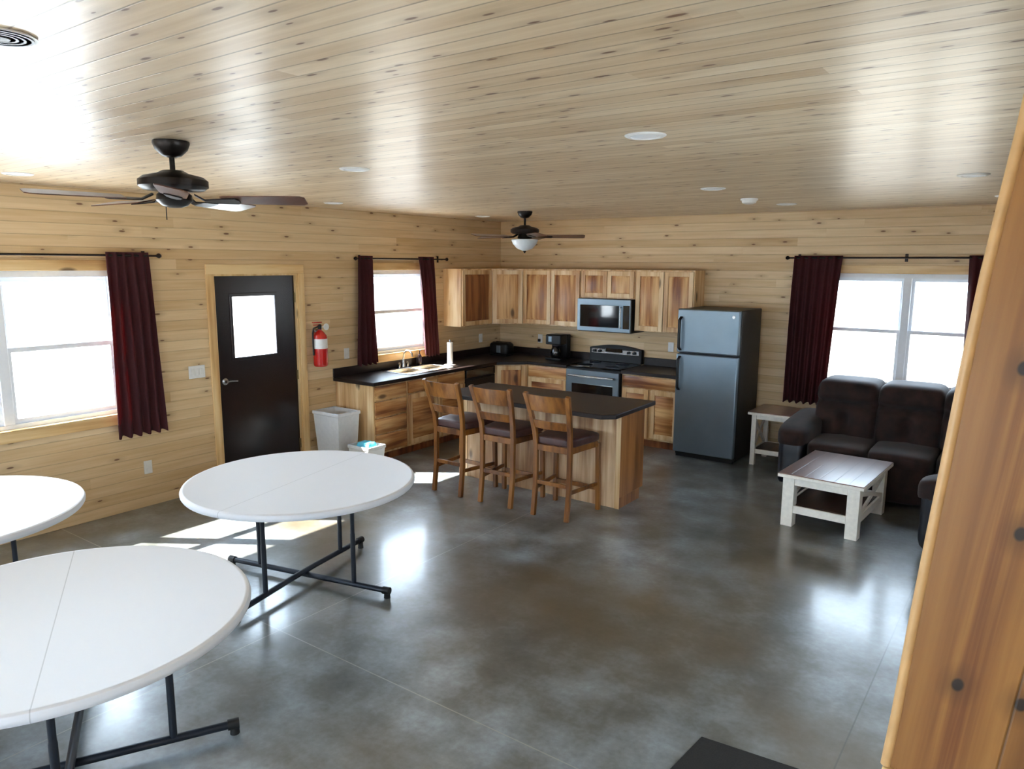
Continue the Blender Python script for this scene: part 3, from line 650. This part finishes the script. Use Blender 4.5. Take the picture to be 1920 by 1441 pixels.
MB().box(TX-.12, TX+.12, TY-.05, TY-.025, 1.096, 1.102).box(TX-.12, TX+.12, TY+.025, TY+.05, 1.096, 1.102).build('slots', 'rubber', to)
MB().box(TX-.14, TX+.14, TY-.085, TY+.085, .915, .926).build('base', 'blackp', to)
# bins
def binn(name, x, y, w, d, h, mat, label, liner):
    r = thing(name, (x, y, 0), label, 'trash can')
    m = MB(); k = .8; t = .006
    def ring(s, z, i): return [(x-w/2*s+i, y-d/2*s+i, z), (x+w/2*s-i, y-d/2*s+i, z), (x+w/2*s-i, y+d/2*s-i, z), (x-w/2*s+i, y+d/2*s-i, z)]
    R = [[m.bm.verts.new(p) for p in q] for q in (ring(k, 0, 0), ring(1, h-.03, 0), ring(1.05, h-.03, 0), ring(1.05, h, 0), ring(1, h, t), ring(k, .012, t))]
    for A, B in zip(R, R[1:]):
        for i in range(4): m.bm.faces.new((A[i], A[(i+1) % 4], B[(i+1) % 4], B[i]))
    m.bm.faces.new(R[0][::-1]); m.bm.faces.new(R[-1])
    m.build('bin', mat, r, bevel=.012, seg=3)
    if liner == 1:
        q = slab('z', h-.002, h+.004, x-w*.52, x+w*.52, y-d*.52, y+d*.52, [(x-w*.46, x+w*.46, y-d*.44, y+d*.44)]); q.build('bin_liner', 'liner', r, bevel=.003)
    return r
binn('trash_can', .28, -3.345, .40, .30, .60, 'bin', 'tall white plastic trash can between the door and the drawer cabinet', 1)
b2 = binn('waste_basket', .77, -3.37, .30, .24, .30, 'white', 'small white waste basket holding a blue bag, in front of the tall trash can', 1)
MB().puff(.665, .875, -3.455, -3.285, .20, .335, 3, 8, lambda q: q*(1+.08*math.sin(9*q.x)*math.sin(7*q.y))).build('blue_bag', 'cyan', b2)

# ---------------------------------------------------------------- island and stools
isl = thing('kitchen_island', (2.56, -2.55, 0), 'hickory kitchen island with dark brown top behind the three stools', 'kitchen island')
ix0, ix1, iy0, iy1 = 1.66, 3.46, -2.84, -2.36
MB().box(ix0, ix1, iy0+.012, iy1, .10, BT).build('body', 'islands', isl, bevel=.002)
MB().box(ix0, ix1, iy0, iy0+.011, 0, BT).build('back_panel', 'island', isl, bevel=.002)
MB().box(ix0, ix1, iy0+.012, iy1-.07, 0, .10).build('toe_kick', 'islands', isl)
MB().box(ix1-.04, ix1+.005, iy0-.006, iy0, 0, BT).build('corner_stile', 'hickf', isl)
MB().box(ix0, ix0+.045, iy0-.006, iy0, 0, BT).build('corner_stile', 'hickf', isl)
for k in range(3): cdoor(Fr((ix1, iy1, 0), (-1, 0, 0), (0, 1, 0)), .02+k*.6, .57+k*.6, .12, .85, isl)
top = [(ix0-.06, -3.06), (ix0+.02, -3.14), (3.43, -3.15), (3.53, -3.06), (3.515, -2.25), (ix0-.06, -2.34)]
MB().prism(top, 'z', BT+.001, .914).build('countertop', 'lam', isl, bevel=.006)
def make_stool():
    r = thing('bar_stool', (0, 0, 0), '', 'bar stool', 'wooden bar stools at the island')
    w = .17
    for s in (-1, 1):
        pts = [(s*w, -.035, 0), (s*w, .0, .28), (s*w, .005, .62), (s*(w+.005), -.008, .75), (s*(w+.022), -.055, .93), (s*(w+.040), -.115, 1.105)]
        MB().bar(pts, .042, .036, (1, 0, 0)).build('rear_leg', 'stool', r, bevel=.005)
        MB().bar([(s*(w+.055), .425, 0), (s*(w+.045), .42, .62)], .038, .038, (1, 0, 0)).build('front_leg', 'stool', r, bevel=.004)
        MB().bar([(s*w, .02, .245), (s*(w+.05), .405, .245)], .034, .02, (0, 0, 1)).build('stretcher', 'stool', r, bevel=.003)
    MB().bar([(-w+.02, 0, .30), (w-.02, 0, .30)], .035, .02, (0, 0, 1)).build('stretcher', 'stool', r, bevel=.003)
    MB().bar([(-w-.035, .42, .20), (w+.035, .42, .20)], .04, .02, (0, 0, 1)).build('footrest', 'stool', r, bevel=.003)
    MB().box(-w+.02, w-.02, -.008, .012, .585, .64).box(-w-.03, w+.03, .405, .425, .585, .64).bar([(-w, .02, .6125), (-w-.045, .405, .6125)], .055, .02, (0, 0, 1)).bar([(w, .02, .6125), (w+.045, .405, .6125)], .055, .02, (0, 0, 1)).build('seat_frame', 'stool', r, bevel=.003)
    MB().puff(-.215, .215, -.0, .455, .635, .72, 7, 12, lambda q: Vector((q.x*(1+.12*q.y), q.y, q.z*(1-.12*(q.x*q.x+q.y*q.y)*(q.z > 0))))).build('seat_cushion', 'seat', r)
    def slat(z0, z1, name):
        m = MB(); N = 10; f_, b_ = [], []
        for k in range(N+1):
            t = k/N*2-1
            for z, lst in ((z0, f_), (z1, b_)):
                y = -.008-.107*(z-.75)/.355; ww = w-.01+.036*(z-.75)/.355; c = -.022*(1-t*t)
                lst.append((m.bm.verts.new((t*ww, y+c-.009, z)), m.bm.verts.new((t*ww, y+c+.009, z))))
        for k in range(N):
            a, b, c_, d_ = f_[k], f_[k+1], b_[k+1], b_[k]
            for i in (0, 1): m.bm.faces.new((a[i], b[i], c_[i], d_[i]))
            m.bm.faces.new((a[0], b[0], b[1], a[1])); m.bm.faces.new((d_[0], c_[0], c_[1], d_[1]))
        m.bm.faces.new((f_[0][0], f_[0][1], b_[0][1], b_[0][0])); m.bm.faces.new((f_[N][0], f_[N][1], b_[N][1], b_[N][0]))
        m.build(name, 'stool', r, bevel=.003)
    slat(.945, 1.092, 'top_rail'); slat(.79, .865, 'back_slat')
    return r
st = make_stool()
for i, (x, y, a, lb) in enumerate(((1.925, -3.385, -2, 'left wooden bar stool of three, nearest the sink cabinets'), (2.50, -3.385, 1, 'middle wooden bar stool between the other two at the island'), (3.095, -3.385, 1, 'right wooden bar stool of three, nearest the free corner of the island'))):
    o = st if i == 0 else dup(st)
    o.location = (x, y, 0); o.rotation_euler = (0, 0, math.radians(a)); o['label'] = lb

# ---------------------------------------------------------------- round folding tables
def make_table():
    r = thing('folding_table', (0, 0, 0), '', 'table', 'round white folding tables')
    Rr = .762
    MB().lathe([(0, .700), (.70, .700), (.74, .694), (.755, .697), (Rr, .708), (Rr+.001, .722), (Rr-.006, .735), (Rr-.016, .7400), (Rr-.026, .7388), (Rr-.03, .7372), (0, .7372)], (0, 0, 0), 96).build('tabletop', 'ttop', r)
    for k, zz in ((0, .075), (1, .048)):
        d = Vector((0, 1, 0)) if k == 0 else Vector((1, 0, 0)); n_ = Vector((d.y, -d.x, 0))
        b = MB().tube([-d*.66+Vector((0, 0, zz-.012 if k == 0 else zz)), -d*.1+Vector((0, 0, zz)), d*.1+Vector((0, 0, zz)), d*.66+Vector((0, 0, zz-.012 if k == 0 else zz))], .019, 14)
        fb = b.build('foot_bar', 'pole', r)
        for s in (-1, 1):
            e = d*.66*s
            MB().tube([e-d*s*.03+Vector((0, 0, zz-.012 if k == 0 else zz)), e+d*s*.02+Vector((0, 0, zz-.012 if k == 0 else zz))], .025, 14).lathe([(0, 0), (.022, 0), (.018, .05), (0, .05)], (e.x, e.y, 0), 14).build('foot_cap', 'rubber', fb)
            p = d*.40*s
            MB().tube([(p.x, p.y, zz-.005), (p.x, p.y, .40), (p.x, p.y, .41), (p.x, p.y, .698)], .016, 14, rr=[.0165, .0165, .0145, .0145]).build('leg', 'pole', r)
    for s in (-1, 1): MB().box(s*.40-.02, s*.40+.02, -.42, .42, .684, .698).build('under_rail', 'pole', r, bevel=.003)
    MB().box(-.42, .42, -.43, -.39, .684, .699).box(-.42, .42, .39, .43, .684, .699).build('under_rail', 'pole', r)
    for a in (0, 90, 180, 270):
        q = math.radians(a); MB().lathe([(0, .682), (.012, .684), (.014, .698), (0, .698)], (.715*math.cos(q), .715*math.sin(q), 0), 12).build('bumper', 'rubber', r)
    return r
tb = make_table()
for i, (x, y, a, lb) in enumerate(((2.49, -5.51, 13, 'round white folding table standing between the door and the island'), (3.212, -7.37, 61.5, 'nearest round white folding table, large in the lower left corner'), (1.2865, -7.221, 45, 'round white folding table below the big left window, cut by the frame'))):
    o = tb if i == 0 else dup(tb)
    if i == 0: x, y = 2.43, -5.50
    o.location = (x, y, 0); o.rotation_euler = (0, 0, math.radians(a)); o['label'] = lb

# ---------------------------------------------------------------- living corner
def cream_table(name, w, l, h, label, cat, leg, shelf_z, ap=.06):
    r = thing(name, (0, 0, 0), label, cat); o_ = .035
    MB().box(0, w, 0, l, h-.035, h-.008).build('top_frame', 'cream', r, bevel=.003)
    MB().box(.003, w-.003, .003, l-.003, h-.0075, h).build('table_top', 'tabtop', r, bevel=.002)
    for x in (o_, w-o_-leg):
        for y in (o_, l-o_-leg): MB().box(x, x+leg, y, y+leg, 0, h-.035).build('leg', 'cream', r, bevel=.003)
    a, b, c_, d_ = o_+leg, w-o_-leg, o_+leg, l-o_-leg
    MB().box(a, b, o_+.01, o_+.03, h-.036-ap, h-.036).box(a, b, l-o_-.03, l-o_-.01, h-.036-ap, h-.036).box(o_+.01, o_+.03, c_, d_, h-.036-ap, h-.036).box(w-o_-.03, w-o_-.01, c_, d_, h-.036-ap, h-.036).build('apron', 'cream', r, bevel=.002)
    MB().box(a, b, o_+.01, o_+.03, shelf_z-ap, shelf_z).box(a, b, l-o_-.03, l-o_-.01, shelf_z-ap, shelf_z).box(o_+.01, o_+.03, c_, d_, shelf_z-ap, shelf_z).box(w-o_-.03, w-o_-.01, c_, d_, shelf_z-ap, shelf_z).build('lower_rail', 'cream', r, bevel=.002)
    MB().box(o_+.031, w-o_-.031, c_-.02, d_+.02, shelf_z-.025, shelf_z-.005).build('shelf', 'shelf', r)
    zt_, zb_ = h-.10, shelf_z
    for x in (o_+.02, w-o_-.02):
        MB().bar([(x, c_, zb_), (x, (c_+d_)/2, (zb_+zt_)/2-.01), (x, d_, zt_)], .016, .035, (1, 0, 0)).build('cross_brace', 'cream', r)
        MB().bar([(x, c_, zt_), (x, (c_+d_)/2, (zb_+zt_)/2+.01), (x, d_, zb_)], .018, .035, (1, 0, 0)).build('cross_brace', 'cream', r)
    return r
cf = cream_table('coffee_table', .68, .985, .462, 'cream farmhouse coffee table with brown plank top in front of the sofa', 'coffee table', .095, .185, .065)
cf.location = (4.718, -2.40, 0); cf.rotation_euler = (0, 0, -.0565)
et = cream_table('end_table', .46, .55, .60, 'small cream end table between the refrigerator and the sofa', 'end table', .05, .18, .05)
et.location = (3.87, -.64, 0)

sf = thing('sectional_sofa', (5.6, -1.0, 0), 'dark brown microfibre L-shaped sectional sofa in the corner below the window', 'sofa')
def back_cush(x0, x1, y0, y1, z0, z1, axis='y', seed=0):
    """puffy recliner back with a head roll and a tufted lower half; faces -y (axis y) or -x (axis x)"""
    def fn(q):
        z = q.z; bulge = 1.0
        crease = math.exp(-((z-.28)/.10)**2)*.35
        front = -q.y if axis == 'y' else -q.x; side = q.x if axis == 'y' else q.y
        tuft = math.exp(-(side/.16)**2)*math.exp(-((z+.35)/.4)**2)*.28
        k = crease + tuft
        if front > 0:
            lean = -.28*z
            if axis == 'y': q = Vector((q.x*(1-.03*crease), q.y+k*front-lean*.9, q.z))
            else: q = Vector((q.x+k*front-lean*.9, q.y, q.z))
        else:
            lean = -.28*z
            if axis == 'y': q = Vector((q.x, q.y-lean*.9, q.z))
            else: q = Vector((q.x-lean*.9, q.y, q.z))
        return q
    return MB().puff(x0, x1, y0, y1, z0, z1, 7, 18, fn).build('back_cushion', 'suede', sf, angle=80)
# frame
MB().box(4.66, 6.95, -.30, -.14, .05, .86).box(6.75, 6.95, -2.30, -.30, .05, .86).build('back_frame', 'suede', sf, bevel=.05, seg=4)
MB().box(4.66, 6.74, -1.22, -.31, .06, .30).box(5.86, 6.74, -2.25, -1.22, .06, .30).build('base', 'suede', sf, bevel=.02)
for a, b in ((4.655, 5.185), (5.195, 5.73)):
    MB().puff(a, b, -1.33, -.40, .28, .50, 8, 12, lambda q: Vector((q.x, q.y, q.z+.08*(1-q.x*q.x)*(q.z > 0)))).build('seat_cushion', 'suede', sf, angle=80)
    MB().puff(a+.005, b-.005, -1.34, -1.18, .05, .40, 5, 8).build('footrest_panel', 'suede', sf, angle=80)
MB().puff(5.74, 6.72, -1.28, -.40, .28, .50, 6, 12).build('seat_cushion', 'suede', sf, angle=80)
MB().puff(5.80, 6.72, -2.22, -1.27, .28, .50, 5, 12).build('seat_cushion', 'suede', sf, angle=80)
MB().puff(5.79, 5.95, -2.20, -1.30, .05, .40, 5, 8).build('footrest_panel', 'suede', sf, angle=80)
for a, b in ((4.58, 5.165), (5.15, 5.73), (5.715, 6.31)): back_cush(a, b, -.76, -.24, .42, 1.04)
back_cush(6.42, 6.92, -1.25, -.70, .42, 1.03, 'x'); back_cush(6.42, 6.92, -2.23, -1.26, .42, 1.03, 'x')
def arm(x0, x1, y0, y1, along):
    rise = lambda t: 0
    m = MB().puff(x0, x1, y0, y1, .43, .66, 4, 14, lambda q: Vector((q.x, q.y, q.z + (.30*q.y*(q.z > -.5) if along == 'y' else .30*q.x*(q.z > -.5)))))
    m.build('arm_pad', 'suede', sf, angle=80)
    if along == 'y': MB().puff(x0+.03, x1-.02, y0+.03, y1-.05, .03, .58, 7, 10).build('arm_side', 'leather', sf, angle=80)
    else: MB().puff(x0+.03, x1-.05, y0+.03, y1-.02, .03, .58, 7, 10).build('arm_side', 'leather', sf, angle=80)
arm(4.36, 4.68, -1.36, -.30, 'y'); arm(5.76, 6.78, -2.52, -2.20, 'x')
MB().box(4.5, 4.56, -1.2, -1.14, 0, .06).box(5.84, 5.9, -2.4, -2.34, 0, .06).box(6.8, 6.86, -2.4, -2.34, 0, .06).box(4.5, 4.56, -.4, -.34, 0, .06).box(6.84, 6.90, -.3, -.24, 0, .06).build('feet', 'rubber', sf)

# floor mat
tag(MB().prism([(5.313, -5.524), (5.24, -6.35), (5.96, -6.42), (6.03, -5.46)], 'z', 0.0005, .010).build('floor_mat', 'mat', None, (5.6, -5.9, 0), bevel=.003), 'dark grey floor mat at the bottom edge of the photo', 'mat')

# ---------------------------------------------------------------- ceiling things
def fan(name, x, y, R, zs, angs, label, bowl):
    zc, zr, m1, m0, zb, hb = zs
    r = thing(name, (x, y, H), label, 'ceiling fan'); c = (x, y, 0)
    MB().lathe([(0, H-.001), (.085, H-.001), (.086, H-.012), (.075, H-.04), (.045, H-.07), (.02, H-.078), (0, H-.078)], c, 32).build('canopy', 'fanm', r)
    MB().tube([(x, y, H-.07), (x, y, m1)], .013, 14).build('downrod', 'fanm', r)
    MB().lathe([(0, m1+.012), (.05, m1+.012), (.075, m1-.002), (.14, m1-.018), (.162, m1-.035), (.162, m0+.02), (.14, m0+.004), (.10, m0), (0, m0)], c, 40).build('motor_housing', 'fanm', r)
    for a in angs:
        a = math.radians(a+35.9); d = Vector((math.cos(a), math.sin(a), 0)); n_ = Vector((-d.y, d.x, 0)); base = Vector((x, y, zb))
        def sec(t, w, dz, th=.005, tw=.10): return [base + d*t + n_*s*w + Vector((0, 0, dz + -s*w*tw*2.2 + q)) for s, q in ((-1, -th/2), (1, -th/2), (1, th/2), (-1, th/2))]
        def loft(secs, mat, nm, par):
            m = MB(); L = [[m.bm.verts.new(p) for p in s] for s in secs]
            for A, B in zip(L, L[1:]):
                for k in range(4): m.bm.faces.new((A[k], A[(k+1) % 4], B[(k+1) % 4], B[k]))
            m.bm.faces.new(L[0][::-1]); m.bm.faces.new(L[-1]); return m.build(nm, mat, par)
        bl = loft([sec(.23, .048, 0), sec(.25, .056, 0), sec(.40, .062, 0), sec(R-.06, .068, 0), sec(R-.02, .064, 0), sec(R, .046, 0)], 'blade', 'blade', r)
        loft([sec(.10, .014, .02, .008), sec(.15, .012, -.006, .008), sec(.20, .030, -.007, .006), sec(.30, .040, -.007, .006), sec(.315, .02, -.007, .006)], 'fanm', 'blade_iron', bl)
    if bowl:
        MB().lathe([(0, m0), (.07, m0), (.085, hb+.012), (.05, hb), (0, hb)], c, 32).build('switch_housing', 'fanm', r)
        MB().lathe([(0, hb), (.148, hb), (.152, hb-.008), (.135, hb-.05), (.09, hb-.10), (.03, hb-.125), (0, hb-.128)], c, 36).build('light_bowl', 'bowl', r)
        MB().lathe([(0, hb-.155), (.008, hb-.150), (.016, hb-.138), (.02, hb-.126), (0, hb-.12)], c, 14).build('bowl_finial', 'fanm', r)
    else:
        MB().lathe([(0, m0), (.06, m0), (.082, m0-.02), (.085, m0-.045), (.06, hb+.01), (.03, hb), (0, hb)], c, 32).build('switch_housing', 'fanm', r)
        MB().tube([(x-.03, y-.03, hb+.02), (x-.03, y-.03, hb-.06)], .0025, 6).build('pull_chain', 'fanm', r)
fan('ceiling_fan', 2.865, -6.53, .64, (0, 0, 2.615, 2.53, 2.49, 2.45), [5, 77, 149, 221, 293], 'dark bronze ceiling fan without a lamp, hanging large above the round tables', False)
fan('ceiling_fan', 1.53, -1.59, .68, (0, 0, 2.60, 2.515, 2.49, 2.455), [69, 141, 213, 285, 357], 'smaller looking ceiling fan with a white glass bowl, over the kitchen', True)
def can(x, y, label, rr=.095):
    r = thing('recessed_light', (x, y, H), label, 'ceiling light', 'recessed ceiling lights')
    MB().lathe([(rr-.028, H-.001), (rr-.026, H-.010), (rr-.012, H-.010), (rr, H-.004), (rr, H-.001)], (x, y, 0), 32).build('trim_ring', 'white', r)
    MB().lathe([(0, H-.001), (rr-.029, H-.001), (rr-.029, H-.006), (0, H-.008)], (x, y, 0), 32).build('lens', 'lens', r)
for x, y, l in ((4.858, -5.391, 'largest recessed ceiling light, in the middle of the ceiling right of the big fan'), (4.231, -2.91, 'recessed ceiling light in front of the refrigerator, left of the smoke detector'),
                (.71, -6.388, 'recessed ceiling light at the far left near the big window'), (.611, -3.575, 'recessed ceiling light above the brown door'),
                (.59, -1.167, 'recessed ceiling light in the kitchen corner above the wall cabinets'), (4.279, -1.107, 'recessed ceiling light just right of the smoke detector near the back wall'),
                (6.061, -1.036, 'recessed ceiling light in the back right corner above the sofa'), (5.95, -2.85, 'recessed ceiling light above the arm of the sofa return'),
                (2.816, -5.296, 'faint recessed ceiling light between the two fans')): can(x, y, l)
sd = thing('smoke_detector', (4.171, -1.878, H), 'round white smoke detector on the ceiling in front of the back wall', 'smoke detector')
MB().lathe([(0, H-.001), (.075, H-.001), (.075, H-.018), (0, H-.018)], (4.171, -1.878, 0), 28).build('base', 'white', sd)
MB().lathe([(0, H-.0181), (.066, H-.0181), (.06, H-.04), (.03, H-.05), (0, H-.05)], (4.171, -1.878, 0), 28).build('cover', 'white', sd)
df = thing('ceiling_diffuser', (4.138, -7.72, H), 'round white air diffuser with concentric rings, top left corner of the ceiling', 'air vent')
MB().lathe([(0, H-.001), (.084, H-.001), (.088, H-.006), (0, H-.006)], (4.138, -7.72, 0), 40).build('plate', 'white', df)
for a in (.078, .060, .043):
    MB().lathe([(a-.007, H-.0061), (a-.007, H-.009), (a, H-.009), (a, H-.0061)], (4.138, -7.72, 0), 40).build('slot_ring', 'pole', df)
MB().lathe([(0, H-.0061), (.026, H-.0061), (.024, H-.011), (0, H-.012)], (4.138, -7.72, 0), 24).build('centre_opening', 'blackp', df)
